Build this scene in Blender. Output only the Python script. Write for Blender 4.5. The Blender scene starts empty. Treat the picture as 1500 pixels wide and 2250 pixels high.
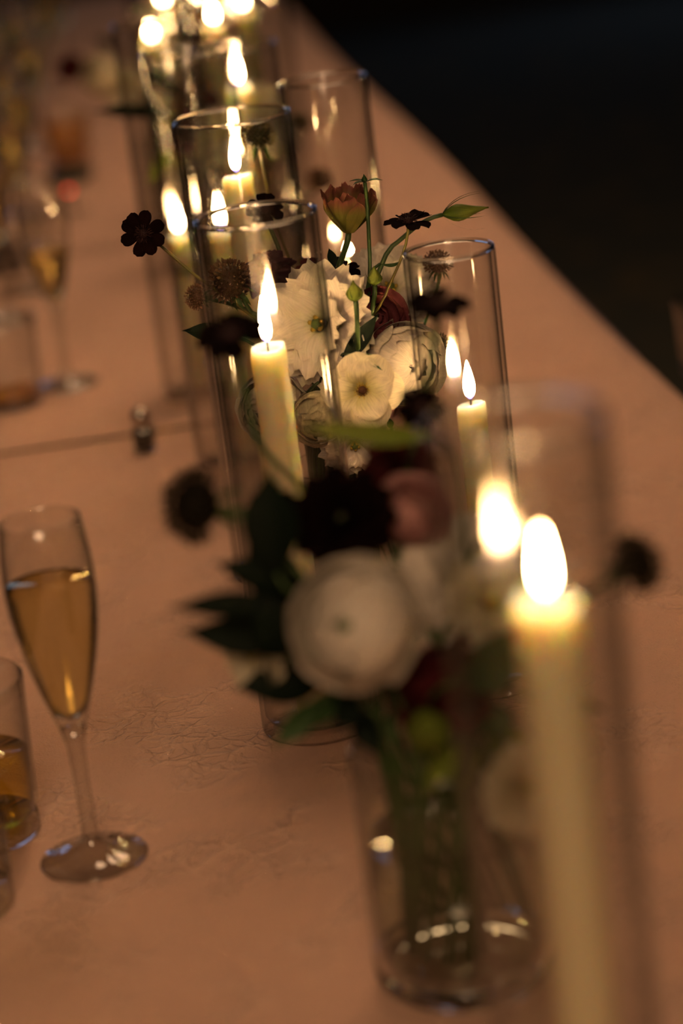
import bpy, bmesh, math, random
from mathutils import Vector, Matrix
random.seed(7)
S = bpy.context.scene
C = S.collection
PI = math.pi

# ------------------------------------------------------------------ camera
FPX = 85.0 / 36.0 * 2250.0          # focal length in pixels of the 1500x2250 frame
ROLL = math.radians(7.0)
PITCH = math.atan(1750.0 / FPX)
YAW = math.radians(5.0)             # camera heading, clockwise from the table's long axis (+Y)
TABLE = 0.75
CAM = Vector((0, 0, TABLE + 0.60))
R0 = Vector((math.cos(YAW), -math.sin(YAW), 0))
FH = Vector((math.sin(YAW), math.cos(YAW), 0))
FW = FH * math.cos(PITCH) - Vector((0, 0, 1)) * math.sin(PITCH)
U0 = R0.cross(FW)
sr, cr = math.sin(ROLL), math.cos(ROLL)
RIGHT = R0 * cr - U0 * sr
UP = R0 * sr + U0 * cr
cam_d = bpy.data.cameras.new('camera')
cam_o = bpy.data.objects.new('camera', cam_d)
C.objects.link(cam_o)
m = Matrix((RIGHT, UP, -FW)).transposed().to_4x4()
m.translation = CAM
cam_o.matrix_world = m
cam_d.sensor_fit = 'VERTICAL'
cam_d.sensor_height = 36
cam_d.lens = 85
cam_d.clip_start = 0.02
cam_d.dof.use_dof = True
cam_d.dof.focus_distance = 1.55
cam_d.dof.aperture_fstop = 3.0
S.camera = cam_o

# ------------------------------------------------------------------ world, exposure
w = bpy.data.worlds.new('world')
S.world = w
w.use_nodes = True
w.node_tree.nodes['Background'].inputs[0].default_value = (0.5, 0.55, 0.7, 1)
w.node_tree.nodes['Background'].inputs[1].default_value = 0.004
S.view_settings.view_transform = 'Standard'
S.view_settings.look = 'None'
S.view_settings.gamma = 1
S.view_settings.exposure = 0
S.view_settings.use_curve_mapping = False
cy = S.cycles
cy.transparent_max_bounces = 28
cy.use_light_tree = False
cy.max_bounces = 8
cy.transmission_bounces = 8
cy.glossy_bounces = 4
cy.diffuse_bounces = 2
cy.sample_clamp_indirect = 30
cy.adaptive_threshold = 0.03
FLAME = 380.0
CEIL_W = 23.5

def ceiling_lamp(x, y, z, aim, power, size=1.2):
    d = bpy.data.lights.new('ceiling_lamp_light', 'AREA')
    d.shape = 'DISK'
    d.size = size
    d.energy = power
    d.color = (1.0, 0.60, 0.33)
    o = bpy.data.objects.new('ceiling_lamp_light', d)
    C.objects.link(o)
    o.location = (x, y, z)
    o.rotation_euler = (Vector(aim) - Vector((x, y, z))).to_track_quat('-Z', 'Y').to_euler()
    return o
ceiling_lamp(-0.3, -1.7, 2.6, (0.1, 1.2, 0.9), CEIL_W * 1.7)
ceiling_lamp(0.5, 3.0, 3.1, (0.5, 3.0, 0.0), CEIL_W * 0.9)

# ------------------------------------------------------------------ pixel helpers
def ray(px, py):
    dx, dy = px - 750.0, py - 1125.0
    return RIGHT * dx - UP * dy + FW * FPX      # depth 1 <-> length scale FPX

def pixd(px, py, z):                             # the point at depth z along the optical axis
    return CAM + ray(px, py) * (z / FPX)

def pixh(px, py, height):                        # the point on the horizontal plane z = height
    r = ray(px, py)
    return CAM + r * ((height - CAM.z) / r.z)

def proj(p):
    v = p - CAM
    z = v.dot(FW)
    return 750 + v.dot(RIGHT) / z * FPX, 1125 - v.dot(UP) / z * FPX, z

def face(r, u, t):
    return (R0 * r + Vector((0, 0, u)) - FH * t).normalized()

# ------------------------------------------------------------------ materials
MATS = {}
def nodes_of(name):
    m = bpy.data.materials.new(name)
    m.use_nodes = True
    nt = m.node_tree
    nt.nodes.clear()
    out = nt.nodes.new('ShaderNodeOutputMaterial')
    MATS[name] = m
    return m, nt, out

def N(nt, t, **k):
    n = nt.nodes.new(t)
    for a, b in k.items():
        setattr(n, a, b)
    return n

def principled(name, col, rough=0.6, var=0.12, scale=60.0, bump=0.0, bscale=200.0, **kw):
    m, nt, out = nodes_of(name)
    p = N(nt, 'ShaderNodeBsdfPrincipled')
    tc = N(nt, 'ShaderNodeTexCoord')
    nz = N(nt, 'ShaderNodeTexNoise')
    nz.inputs['Scale'].default_value = scale
    nz.inputs['Detail'].default_value = 3
    nt.links.new(tc.outputs['Object'], nz.inputs['Vector'])
    mx = N(nt, 'ShaderNodeMix', data_type='RGBA')
    mx.inputs[6].default_value = tuple(c * (1 - var) for c in col) + (1,)
    mx.inputs[7].default_value = tuple(min(1, c * (1 + var)) for c in col) + (1,)
    nt.links.new(nz.outputs['Fac'], mx.inputs[0])
    nt.links.new(mx.outputs[2], p.inputs['Base Color'])
    p.inputs['Roughness'].default_value = rough
    for k, v in kw.items():
        p.inputs[k.replace('_', ' ')].default_value = v
    if bump:
        n2 = N(nt, 'ShaderNodeTexNoise')
        n2.inputs['Scale'].default_value = bscale
        nt.links.new(tc.outputs['Object'], n2.inputs['Vector'])
        b = N(nt, 'ShaderNodeBump')
        b.inputs['Strength'].default_value = bump
        b.inputs['Distance'].default_value = 0.001
        nt.links.new(n2.outputs['Fac'], b.inputs['Height'])
        nt.links.new(b.outputs[0], p.inputs['Normal'])
    nt.links.new(p.outputs[0], out.inputs[0])
    return m

def petal_mat(name, base, tip, trans=0.35, rough=0.55, veins=0.15, p0=0.05, p1=0.75, spec=0.3):
    """thin petal or leaf: diffuse + translucent, coloured from base to tip by the UV, with fine veins"""
    m, nt, out = nodes_of(name)
    uv = N(nt, 'ShaderNodeUVMap')
    sep = N(nt, 'ShaderNodeSeparateXYZ')
    nt.links.new(uv.outputs[0], sep.inputs[0])
    rp = N(nt, 'ShaderNodeValToRGB')
    rp.color_ramp.elements[0].color = tuple(base) + (1,)
    rp.color_ramp.elements[0].position = p0
    rp.color_ramp.elements[1].color = tuple(tip) + (1,)
    rp.color_ramp.elements[1].position = p1
    nt.links.new(sep.outputs[1], rp.inputs[0])
    mp = N(nt, 'ShaderNodeMapping')
    mp.inputs['Scale'].default_value = (26, 3, 1)
    nt.links.new(uv.outputs[0], mp.inputs[0])
    nz = N(nt, 'ShaderNodeTexNoise')
    nz.inputs['Scale'].default_value = 1.0
    nz.inputs['Detail'].default_value = 3
    nt.links.new(mp.outputs[0], nz.inputs['Vector'])
    mr = N(nt, 'ShaderNodeMapRange')
    mr.inputs[1].default_value = 0.3
    mr.inputs[2].default_value = 0.7
    mr.inputs[3].default_value = 1 - veins
    mr.inputs[4].default_value = 1.0
    nt.links.new(nz.outputs['Fac'], mr.inputs[0])
    mul = N(nt, 'ShaderNodeVectorMath', operation='SCALE')
    nt.links.new(rp.outputs[0], mul.inputs[0])
    nt.links.new(mr.outputs[0], mul.inputs['Scale'])
    p = N(nt, 'ShaderNodeBsdfPrincipled')
    p.inputs['Roughness'].default_value = rough
    p.inputs['Specular IOR Level'].default_value = spec
    t = N(nt, 'ShaderNodeBsdfTranslucent')
    nt.links.new(mul.outputs[0], p.inputs['Base Color'])
    nt.links.new(mul.outputs[0], t.inputs['Color'])
    b = N(nt, 'ShaderNodeBump')
    b.inputs['Strength'].default_value = 0.25
    b.inputs['Distance'].default_value = 0.0006
    nt.links.new(nz.outputs['Fac'], b.inputs['Height'])
    nt.links.new(b.outputs[0], p.inputs['Normal'])
    mx = N(nt, 'ShaderNodeMixShader')
    mx.inputs[0].default_value = trans
    nt.links.new(p.outputs[0], mx.inputs[1])
    nt.links.new(t.outputs[0], mx.inputs[2])
    nt.links.new(mx.outputs[0], out.inputs[0])
    return m

def thin_glass(name, tint=(1, 1, 1), f0=0.045, edge=0.45, rough=0.0, aniso=0.0):
    """glass wall that lets light straight through; reflection grows towards grazing (Schlick)"""
    m, nt, out = nodes_of(name)
    lw = N(nt, 'ShaderNodeLayerWeight')
    lw.inputs['Blend'].default_value = 0.5
    pw = N(nt, 'ShaderNodeMath', operation='POWER')
    pw.inputs[1].default_value = 5
    nt.links.new(lw.outputs['Facing'], pw.inputs[0])
    ma = N(nt, 'ShaderNodeMath', operation='MULTIPLY_ADD')
    ma.inputs[1].default_value = 1 - f0
    ma.inputs[2].default_value = f0
    nt.links.new(pw.outputs[0], ma.inputs[0])
    # refraction's dark edges, put into the transparent colour as the wall turns away
    pe = N(nt, 'ShaderNodeMath', operation='POWER')
    pe.inputs[1].default_value = 4
    nt.links.new(lw.outputs['Facing'], pe.inputs[0])
    mc = N(nt, 'ShaderNodeMix', data_type='RGBA')
    mc.inputs[6].default_value = tuple(tint) + (1,)
    mc.inputs[7].default_value = tuple(c * edge for c in tint) + (1,)
    nt.links.new(pe.outputs[0], mc.inputs[0])
    tr = N(nt, 'ShaderNodeBsdfTransparent')
    nt.links.new(mc.outputs[2], tr.inputs[0])
    gl = N(nt, 'ShaderNodeBsdfGlossy')
    gl.inputs['Roughness'].default_value = rough
    if aniso:                                   # drawn glass: fine ripples along its height stretch highlights upright
        gl.inputs['Anisotropy'].default_value = aniso
        tg = N(nt, 'ShaderNodeTangent', direction_type='RADIAL', axis='Z')
        nt.links.new(tg.outputs[0], gl.inputs['Tangent'])
    mx = N(nt, 'ShaderNodeMixShader')
    nt.links.new(ma.outputs[0], mx.inputs[0])
    nt.links.new(tr.outputs[0], mx.inputs[1])
    nt.links.new(gl.outputs[0], mx.inputs[2])
    nt.links.new(mx.outputs[0], out.inputs[0])
    return m

def solid_glass(name, tint=(1, 1, 1), ior=1.48, rough=0.0):
    m, nt, out = nodes_of(name)
    g = N(nt, 'ShaderNodeBsdfGlass')
    g.inputs['Color'].default_value = tuple(tint) + (1,)
    g.inputs['IOR'].default_value = ior
    g.inputs['Roughness'].default_value = rough
    nt.links.new(g.outputs[0], out.inputs[0])
    return m

def emission(name, col, s):
    m, nt, out = nodes_of(name)
    e = N(nt, 'ShaderNodeEmission')
    e.inputs[0].default_value = tuple(col) + (1,)
    e.inputs[1].default_value = s
    nt.links.new(e.outputs[0], out.inputs[0])
    return m

def flame_mat():
    m, nt, out = nodes_of('flame')
    tc = N(nt, 'ShaderNodeTexCoord')
    sep = N(nt, 'ShaderNodeSeparateXYZ')
    nt.links.new(tc.outputs['Generated'], sep.inputs[0])
    rp = N(nt, 'ShaderNodeValToRGB')
    e = rp.color_ramp.elements
    e[0].position = 0.0
    e[0].color = (0.006, 0.006, 0.03, 1)
    e[1].position = 0.30
    e[1].color = (1, 0.58, 0.24, 1)
    k = e.new(0.10); k.color = (0.012, 0.008, 0.03, 1)
    k = e.new(0.20); k.color = (0.35, 0.2, 0.09, 1)
    k = e.new(1.0); k.color = (1, 0.52, 0.19, 1)
    nt.links.new(sep.outputs[2], rp.inputs[0])
    em = N(nt, 'ShaderNodeEmission')
    em.inputs[1].default_value = FLAME
    nt.links.new(rp.outputs[0], em.inputs[0])
    nt.links.new(em.outputs[0], out.inputs[0])
flame_mat()

def cloth_mat():
    m, nt, out = nodes_of('lace_cloth')
    tc = N(nt, 'ShaderNodeTexCoord')
    p = N(nt, 'ShaderNodeBsdfPrincipled')
    p.inputs['Roughness'].default_value = 0.85
    p.inputs['Specular IOR Level'].default_value = 0.15
    p.inputs['Sheen Weight'].default_value = 0.15
    # warp
    wn = N(nt, 'ShaderNodeTexNoise'); wn.inputs['Scale'].default_value = 28; wn.inputs['Detail'].default_value = 3
    nt.links.new(tc.outputs['Object'], wn.inputs['Vector'])
    vm = N(nt, 'ShaderNodeVectorMath', operation='MULTIPLY_ADD')
    vm.inputs[1].default_value = (0.03, 0.03, 0.0)
    nt.links.new(wn.outputs['Color'], vm.inputs[0])
    nt.links.new(tc.outputs['Object'], vm.inputs[2])
    # leaf and petal outlines of the lace: cell borders at two sizes
    v1 = N(nt, 'ShaderNodeTexVoronoi', feature='DISTANCE_TO_EDGE'); v1.inputs['Scale'].default_value = 42
    v2 = N(nt, 'ShaderNodeTexVoronoi', feature='DISTANCE_TO_EDGE'); v2.inputs['Scale'].default_value = 95
    r1 = N(nt, 'ShaderNodeMapRange'); r1.inputs[2].default_value = 0.10; r1.inputs[3].default_value = 1; r1.inputs[4].default_value = 0
    r2 = N(nt, 'ShaderNodeMapRange'); r2.inputs[2].default_value = 0.12; r2.inputs[3].default_value = 0.7; r2.inputs[4].default_value = 0
    for v, r in ((v1, r1), (v2, r2)):
        nt.links.new(vm.outputs[0], v.inputs['Vector'])
        nt.links.new(v.outputs['Distance'], r.inputs[0])
    # motif mask: sprays of pattern with plain net between
    mk = N(nt, 'ShaderNodeTexNoise'); mk.inputs['Scale'].default_value = 13; mk.inputs['Detail'].default_value = 1
    nt.links.new(tc.outputs['Object'], mk.inputs['Vector'])
    mkr = N(nt, 'ShaderNodeMapRange'); mkr.inputs[1].default_value = 0.47; mkr.inputs[2].default_value = 0.56
    nt.links.new(mk.outputs['Fac'], mkr.inputs[0])
    ad = N(nt, 'ShaderNodeMath', operation='ADD')
    nt.links.new(r1.outputs[0], ad.inputs[0]); nt.links.new(r2.outputs[0], ad.inputs[1])
    mu = N(nt, 'ShaderNodeMath', operation='MULTIPLY')
    nt.links.new(ad.outputs[0], mu.inputs[0]); nt.links.new(mkr.outputs[0], mu.inputs[1])
    # weave of the net
    wv = N(nt, 'ShaderNodeTexVoronoi'); wv.inputs['Scale'].default_value = 620
    nt.links.new(tc.outputs['Object'], wv.inputs['Vector'])
    a2 = N(nt, 'ShaderNodeMath', operation='MULTIPLY_ADD'); a2.inputs[1].default_value = 0.35
    nt.links.new(wv.outputs['Distance'], a2.inputs[0]); nt.links.new(mu.outputs[0], a2.inputs[2])
    b1 = N(nt, 'ShaderNodeBump'); b1.inputs['Strength'].default_value = 0.9; b1.inputs['Distance'].default_value = 0.0014
    nt.links.new(a2.outputs[0], b1.inputs['Height'])
    # soft wrinkles across the table
    mpw = N(nt, 'ShaderNodeMapping'); mpw.inputs['Scale'].default_value = (3.0, 11.0, 1.0)
    nt.links.new(tc.outputs['Object'], mpw.inputs[0])
    ww = N(nt, 'ShaderNodeTexNoise'); ww.inputs['Scale'].default_value = 1.6; ww.inputs['Detail'].default_value = 2
    nt.links.new(mpw.outputs[0], ww.inputs['Vector'])
    b2 = N(nt, 'ShaderNodeBump'); b2.inputs['Strength'].default_value = 0.5; b2.inputs['Distance'].default_value = 0.012
    nt.links.new(ww.outputs['Fac'], b2.inputs['Height'])
    nt.links.new(b2.outputs[0], b1.inputs['Normal'])
    nt.links.new(b1.outputs[0], p.inputs['Normal'])
    mx = N(nt, 'ShaderNodeMix', data_type='RGBA')
    mx.inputs[6].default_value = (0.74, 0.47, 0.34, 1)
    mx.inputs[7].default_value = (0.82, 0.535, 0.39, 1)
    nt.links.new(mu.outputs[0], mx.inputs[0])
    nt.links.new(mx.outputs[2], p.inputs['Base Color'])
    nt.links.new(p.outputs[0], out.inputs[0])
cloth_mat()

def carpet_mat():
    m, nt, out = nodes_of('carpet')
    tc = N(nt, 'ShaderNodeTexCoord')
    v = N(nt, 'ShaderNodeTexVoronoi'); v.inputs['Scale'].default_value = 6
    nt.links.new(tc.outputs['Object'], v.inputs['Vector'])
    rp = N(nt, 'ShaderNodeValToRGB')
    e = rp.color_ramp.elements
    e[0].color = (0.13, 0.10, 0.055, 1); e[0].position = 0.1
    e[1].color = (0.07, 0.072, 0.058, 1); e[1].position = 0.4
    nt.links.new(v.outputs['Distance'], rp.inputs[0])
    p = N(nt, 'ShaderNodeBsdfPrincipled'); p.inputs['Roughness'].default_value = 1
    p.inputs['Specular IOR Level'].default_value = 0.0
    nt.links.new(rp.outputs[0], p.inputs['Base Color'])
    nt.links.new(p.outputs[0], out.inputs[0])
carpet_mat()

principled('wall_paint', (0.03, 0.024, 0.02), 0.9, bump=0.1)
principled('ceiling_paint', (0.05, 0.045, 0.04), 0.95)
principled('window_trim', (0.08, 0.06, 0.05), 0.6)
principled('table_wood', (0.12, 0.06, 0.03), 0.5)
emission('dusk_pane', (0.45, 0.6, 1.0), 1.6)
principled('wax', (0.96, 0.73, 0.47), 0.45, 0.05, 30, 0.15, 120, Subsurface_Weight=1.0,
           Subsurface_Radius=(0.045, 0.027, 0.014), Subsurface_Scale=1.0)
principled('wick', (0.02, 0.015, 0.012), 0.9)
thin_glass('hurricane_glass', (0.985, 0.985, 0.98), 0.075, 0.05, 0.045, 0.93)
thin_glass('flute_glass', (0.98, 0.98, 0.975), 0.08, 0.2)
thin_glass('foot_glass', (0.93, 0.93, 0.92), 0.13, 0.2)
thin_glass('vase_glass', (0.97, 0.98, 0.965), 0.05, 0.4)
thin_glass('water', (0.93, 0.94, 0.88), 0.03, 0.6)
solid_glass('clear_glass', (0.97, 0.97, 0.96))
solid_glass('champagne', (0.99, 0.91, 0.62), 1.15)
thin_glass('yellow_drink', (0.90, 0.78, 0.16), 0.03, 0.5)
principled('amber_drink', (0.55, 0.22, 0.02), 0.3, Subsurface_Weight=0.3, Subsurface_Radius=(0.01, 0.004, 0.001))
principled('bottle_black', (0.012, 0.014, 0.012), 0.35)
principled('black_cloth', (0.010, 0.009, 0.009), 0.8)
principled('dark_green', (0.012, 0.028, 0.014), 0.4)
emission('red_led', (1.0, 0.03, 0.02), 14.0)
principled('pepper', (0.03, 0.02, 0.013), 0.9, 0.6, 900)
principled('steel', (0.55, 0.5, 0.45), 0.22, Metallic=1.0)
petal_mat('petal_white', (0.62, 0.60, 0.22), (0.93, 0.87, 0.76), 0.26, p0=0.1, p1=0.5, veins=0.24)
petal_mat('petal_cream', (0.66, 0.62, 0.25), (0.93, 0.86, 0.64), 0.26, p0=0.12, p1=0.7, veins=0.28)
petal_mat('petal_ball', (0.60, 0.62, 0.35), (0.92, 0.86, 0.75), 0.18)
petal_mat('petal_mauve', (0.20, 0.05, 0.06), (0.30, 0.085, 0.10), 0.25)
petal_mat('petal_peach', (0.20, 0.19, 0.04), (0.30, 0.095, 0.075), 0.3, p0=0.6, p1=1.0)
petal_mat('petal_pink', (0.55, 0.35, 0.25), (0.70, 0.40, 0.38), 0.35)
petal_mat('petal_plum', (0.05, 0.018, 0.03), (0.085, 0.035, 0.055), 0.2, spec=0.1, rough=0.8)
petal_mat('petal_black', (0.005, 0.002, 0.002), (0.006, 0.002, 0.002), 0.06, spec=0.05, rough=0.9)
petal_mat('petal_burgundy', (0.035, 0.006, 0.008), (0.085, 0.012, 0.015), 0.12, spec=0.12, rough=0.8)
petal_mat('leaf_dark_shaded', (0.004, 0.009, 0.004), (0.006, 0.014, 0.007), 0.12, 0.6, 0.3, spec=0.12)  # dark green leaf with the shade of its backlit silhouette put into the colour
petal_mat('leaf_mid', (0.03, 0.075, 0.02), (0.05, 0.12, 0.03), 0.3, 0.45, 0.3)
petal_mat('leaf_lime', (0.18, 0.26, 0.03), (0.26, 0.33, 0.05), 0.45, 0.5, 0.25)
petal_mat('bud_green', (0.16, 0.28, 0.03), (0.34, 0.42, 0.07), 0.4, 0.5, 0.35)
petal_mat('sepal_green', (0.06, 0.11, 0.03), (0.07, 0.13, 0.03), 0.3)
petal_mat('scabiosa_brown', (0.10, 0.055, 0.03), (0.26, 0.14, 0.08), 0.25)
petal_mat('scabiosa_dark', (0.012, 0.011, 0.006), (0.05, 0.035, 0.018), 0.15, spec=0.05)
petal_mat('scabiosa_green', (0.07, 0.08, 0.03), (0.22, 0.17, 0.08), 0.25)
principled('stem_green', (0.045, 0.09, 0.02), 0.5, 0.3, 80)
principled('stem_olive', (0.16, 0.14, 0.03), 0.5, 0.3, 80)
principled('flower_eye', (0.09, 0.035, 0.015), 0.7, 0.6, 900, 0.6, 900)
principled('flower_eye_green', (0.10, 0.16, 0.03), 0.6, 0.3, 500)
principled('stamen_yellow', (0.55, 0.38, 0.04), 0.6)
principled('cosmos_disc', (0.03, 0.008, 0.008), 0.8, 0.5, 900)

# ------------------------------------------------------------------ mesh helpers
def link(name, me, mat, parent=None, matrix=None):
    o = bpy.data.objects.new(name, me)
    C.objects.link(o)
    if mat is not None and len(me.materials) == 0:
        me.materials.append(MATS[mat])
    if parent is not None:
        o.parent = parent
    if matrix is not None:
        o.matrix_local = matrix
    return o

def mesh(name, verts, faces, smooth=True, uvs=None):
    me = bpy.data.meshes.new(name)
    me.from_pydata([tuple(v) for v in verts], [], faces)
    if uvs is not None:
        l = me.uv_layers.new(name='UVMap')
        for lp in me.loops:
            l.data[lp.index].uv = uvs[lp.vertex_index]
    if smooth:
        me.polygons.foreach_set('use_smooth', [True] * len(me.polygons))
    me.update()
    return me

def lathe(name, prof, seg=40, close=False):
    """revolve (r, z) pairs; ends at r = 0 are capped by single points; close joins the last pair to the first"""
    vs, fs, rings = [], [], []
    for r, z in prof:
        if r < 1e-6:
            rings.append([len(vs)]); vs.append((0, 0, z))
        else:
            rings.append(list(range(len(vs), len(vs) + seg)))
            vs += [(r * math.cos(2 * PI * i / seg), r * math.sin(2 * PI * i / seg), z) for i in range(seg)]
    pairs = list(zip(rings, rings[1:]))
    if close:
        pairs.append((rings[-1], rings[0]))
    for a, b in pairs:
        for i in range(seg):
            j = (i + 1) % seg
            if len(a) == 1 and len(b) == 1:
                continue
            if len(a) == 1:
                fs.append((a[0], b[j], b[i]))
            elif len(b) == 1:
                fs.append((a[i], a[j], b[0]))
            else:
                fs.append((a[i], a[j], b[j], b[i]))
    return mesh(name, vs, fs)

def tube(name, pts, rad, seg=6):
    vs, fs = [], []
    n = len(pts)
    for i, p in enumerate(pts):
        t = (pts[min(i + 1, n - 1)] - pts[max(i - 1, 0)]).normalized()
        a = t.cross(Vector((0.31, 0.87, 0.37))).normalized()
        b = t.cross(a)
        r = rad[i] if isinstance(rad, (list, tuple)) else rad
        for k in range(seg):
            an = 2 * PI * k / seg
            vs.append(p + a * (r * math.cos(an)) + b * (r * math.sin(an)))
    for i in range(n - 1):
        for k in range(seg):
            k2 = (k + 1) % seg
            fs.append((i * seg + k, i * seg + k2, (i + 1) * seg + k2, (i + 1) * seg + k))
    fs.append(tuple(range(seg))[::-1])
    fs.append(tuple(range((n - 1) * seg, n * seg)))
    return mesh(name, vs, fs)

def box(name, x0, x1, y0, y1, z0, z1, bev=0.0):
    bm = bmesh.new()
    bmesh.ops.create_cube(bm, size=1.0)
    for v in bm.verts:
        v.co = Vector(((x0 + x1) / 2 + v.co.x * (x1 - x0), (y0 + y1) / 2 + v.co.y * (y1 - y0), (z0 + z1) / 2 + v.co.z * (z1 - z0)))
    if bev:
        bmesh.ops.bevel(bm, geom=bm.edges[:], offset=bev, segments=2, affect='EDGES')
    me = bpy.data.meshes.new(name)
    bm.to_mesh(me); bm.free()
    return me

def tag(o, label, cat, group=None):
    o['label'] = label
    o['category'] = cat
    if group:
        o['group'] = group
    return o

def thing(name, loc, label, cat, group=None):
    o = bpy.data.objects.new(name, None)
    C.objects.link(o)
    o.empty_display_size = 0.02
    o.location = loc
    return tag(o, label, cat, group)

def struct(name, me, mat):
    o = link(name, me, mat)
    o['kind'] = 'structure'
    return o

def interp(tab, v):
    x = v * (len(tab) - 1)
    i = min(int(x), len(tab) - 2)
    f = x - i
    return tab[i] * (1 - f) + tab[i + 1] * f

# ------------------------------------------------------------------ room
RX0, RX1, RY0, RY1, RZ = -3.5, 5.5, -2.5, 11.0, 3.2
struct('floor', box('floor', RX0, RX1, RY0, RY1, -0.05, 0.0), 'carpet')
struct('ceiling', box('ceiling', RX0, RX1, RY0, RY1, RZ, RZ + 0.05), 'ceiling_paint')
struct('wall_left', box('wall_left', RX0 - 0.1, RX0, RY0, RY1, 0, RZ), 'wall_paint')
struct('wall_right', box('wall_right', RX1, RX1 + 0.1, RY0, RY1, 0, RZ), 'wall_paint')
struct('wall_front', box('wall_front', RX0, RX1, RY0 - 0.1, RY0, 0, RZ), 'wall_paint')
struct('wall_back', box('wall_back', RX0, RX1, RY1, RY1 + 0.1, 0, RZ), 'wall_paint')
for i, (x0, x1) in enumerate(((-2.6, -1.5), (2.2, 3.3))):
    wdw = struct('window_%d' % (i + 1), box('window_trim', x0 - 0.06, x1 + 0.06, RY1 - 0.05, RY1, 0.95, 2.65), 'window_trim')
    for a, b in ((x0, (x0 + x1) / 2 - 0.02), ((x0 + x1) / 2 + 0.02, x1)):
        link('pane', box('pane', a, b, RY1 - 0.06, RY1 - 0.051, 1.0, 2.6), 'dusk_pane', wdw)

# ------------------------------------------------------------------ tables and cloths
TX0, TX1 = -0.27, 0.49
seam_y = pixh(235, 960, TABLE).y
TABLES = [(0.25, seam_y - 0.0045, 'near'), (seam_y + 0.0045, seam_y + 2.0, 'far'), (seam_y + 2.004, seam_y + 4.0, 'end')]
TOP = TABLE - 0.003
tl = {'near': 'long wooden table under the front lace cloth', 'far': 'long wooden table under the lace cloth beyond the seam',
      'end': 'long wooden table at the far end of the row'}
cl = {'near': 'blush lace tablecloth lying under the champagne flute and square tumbler', 'far': 'blush lace tablecloth beyond the seam, under the pepper shaker',
      'end': 'blush lace tablecloth on the farthest table of the row'}
for y0, y1, key in TABLES:
    t = thing('banquet_table', ((TX0 + TX1) / 2, (y0 + y1) / 2, 0), tl[key], 'table')
    lx, ly = (TX1 - TX0) / 2 - 0.006, (y1 - y0) / 2 - 0.006
    link('table_top', box('table_top', -lx, lx, -ly, ly, TOP - 0.03, TOP - 0.001), 'table_wood', t)
    for sx in (-1, 1):
        for sy in (-1, 1):
            cx, cyy = sx * (lx - 0.05), sy * (ly - 0.08)
            link('leg', box('leg', cx - 0.02, cx + 0.02, cyy - 0.02, cyy + 0.02, 0, TOP - 0.03), 'table_wood', t)
    # cloth: top sheet, rounded shoulder and hanging sides with soft waves
    vs, fs = [], []
    sec = []
    hw = (TX1 - TX0) / 2
    drop = [(-hw - 0.016, -0.42), (-hw - 0.012, -0.20), (-hw - 0.006, -0.05), (-hw, -0.012), (-hw + 0.006, -0.002)]
    sec += drop
    sec += [(-hw + 0.006 + (2 * hw - 0.012) * i / 24, 0.0) for i in range(1, 24)]
    sec += [(-a, b) for a, b in reversed(drop)]
    ny = 120
    half = (y1 - y0) / 2
    rnd = 0.004
    rows = [(-half, -0.06), (-half, -rnd), (-half + 0.3 * rnd, -0.3 * rnd), (-half + rnd, 0.0)]
    if key != 'near':                          # this cloth laps over the edge of the one before it
        rows = [(-half - 0.016, 0.0032), (-half - 0.010, 0.0040), (-half + 0.004, 0.0042), (-half + 0.02, 0.0030)]
    rows += [(-half + 0.03 + (2 * half - 0.04) * i / ny, 0.0) if key != 'near' else (-half + rnd + (2 * half - 2 * rnd) * i / ny, 0.0) for i in range(1, ny)]
    rows += [(half - rnd, 0.0), (half - 0.3 * rnd, -0.3 * rnd), (half, -rnd), (half, -0.06)]
    for yy, dz in rows:
        for x, z in sec:
            k = min(1.0, max(0.0, -z / 0.4))
            wob = 0.022 * k * math.sin(yy * 21 + math.sin(yy * 7) * 1.5) * (1 if x > 0 else -1)
            edge = 0.005 * math.sin(yy * 3.1 + 0.8) * max(0, abs(x) / hw - 0.8) * 5 * (1 if x > 0 else -1)
            if dz > 0:                          # the lap lies flat towards the open side of the table
                tt = min(1.0, max(0.0, (x + (TX0 + TX1) / 2 - 0.08) / 0.12))
                dzz = dz * (1 - 0.92 * tt * tt * (3 - 2 * tt))
            else:
                dzz = dz
            vs.append((x + wob + edge, yy, z + dzz))
    ns = len(sec)
    for i in range(len(rows) - 1):
        for j in range(ns - 1):
            a = i * ns + j
            fs.append((a, a + 1, a + ns + 1, a + ns))
    o = link('tablecloth', mesh('tablecloth', vs, fs), 'lace_cloth')
    o.location = ((TX0 + TX1) / 2, (y0 + y1) / 2, TABLE)
    tag(o, cl[key], 'tablecloth')

# ------------------------------------------------------------------ hurricanes and candles
def axis_height(base, py):
    lo, hi = 0.0, 0.6
    for _ in range(40):
        mid = (lo + hi) / 2
        y = proj(base + Vector((0, 0, mid)))[1]
        if y > py:
            lo = mid
        else:
            hi = mid
    return (lo + hi) / 2

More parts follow.
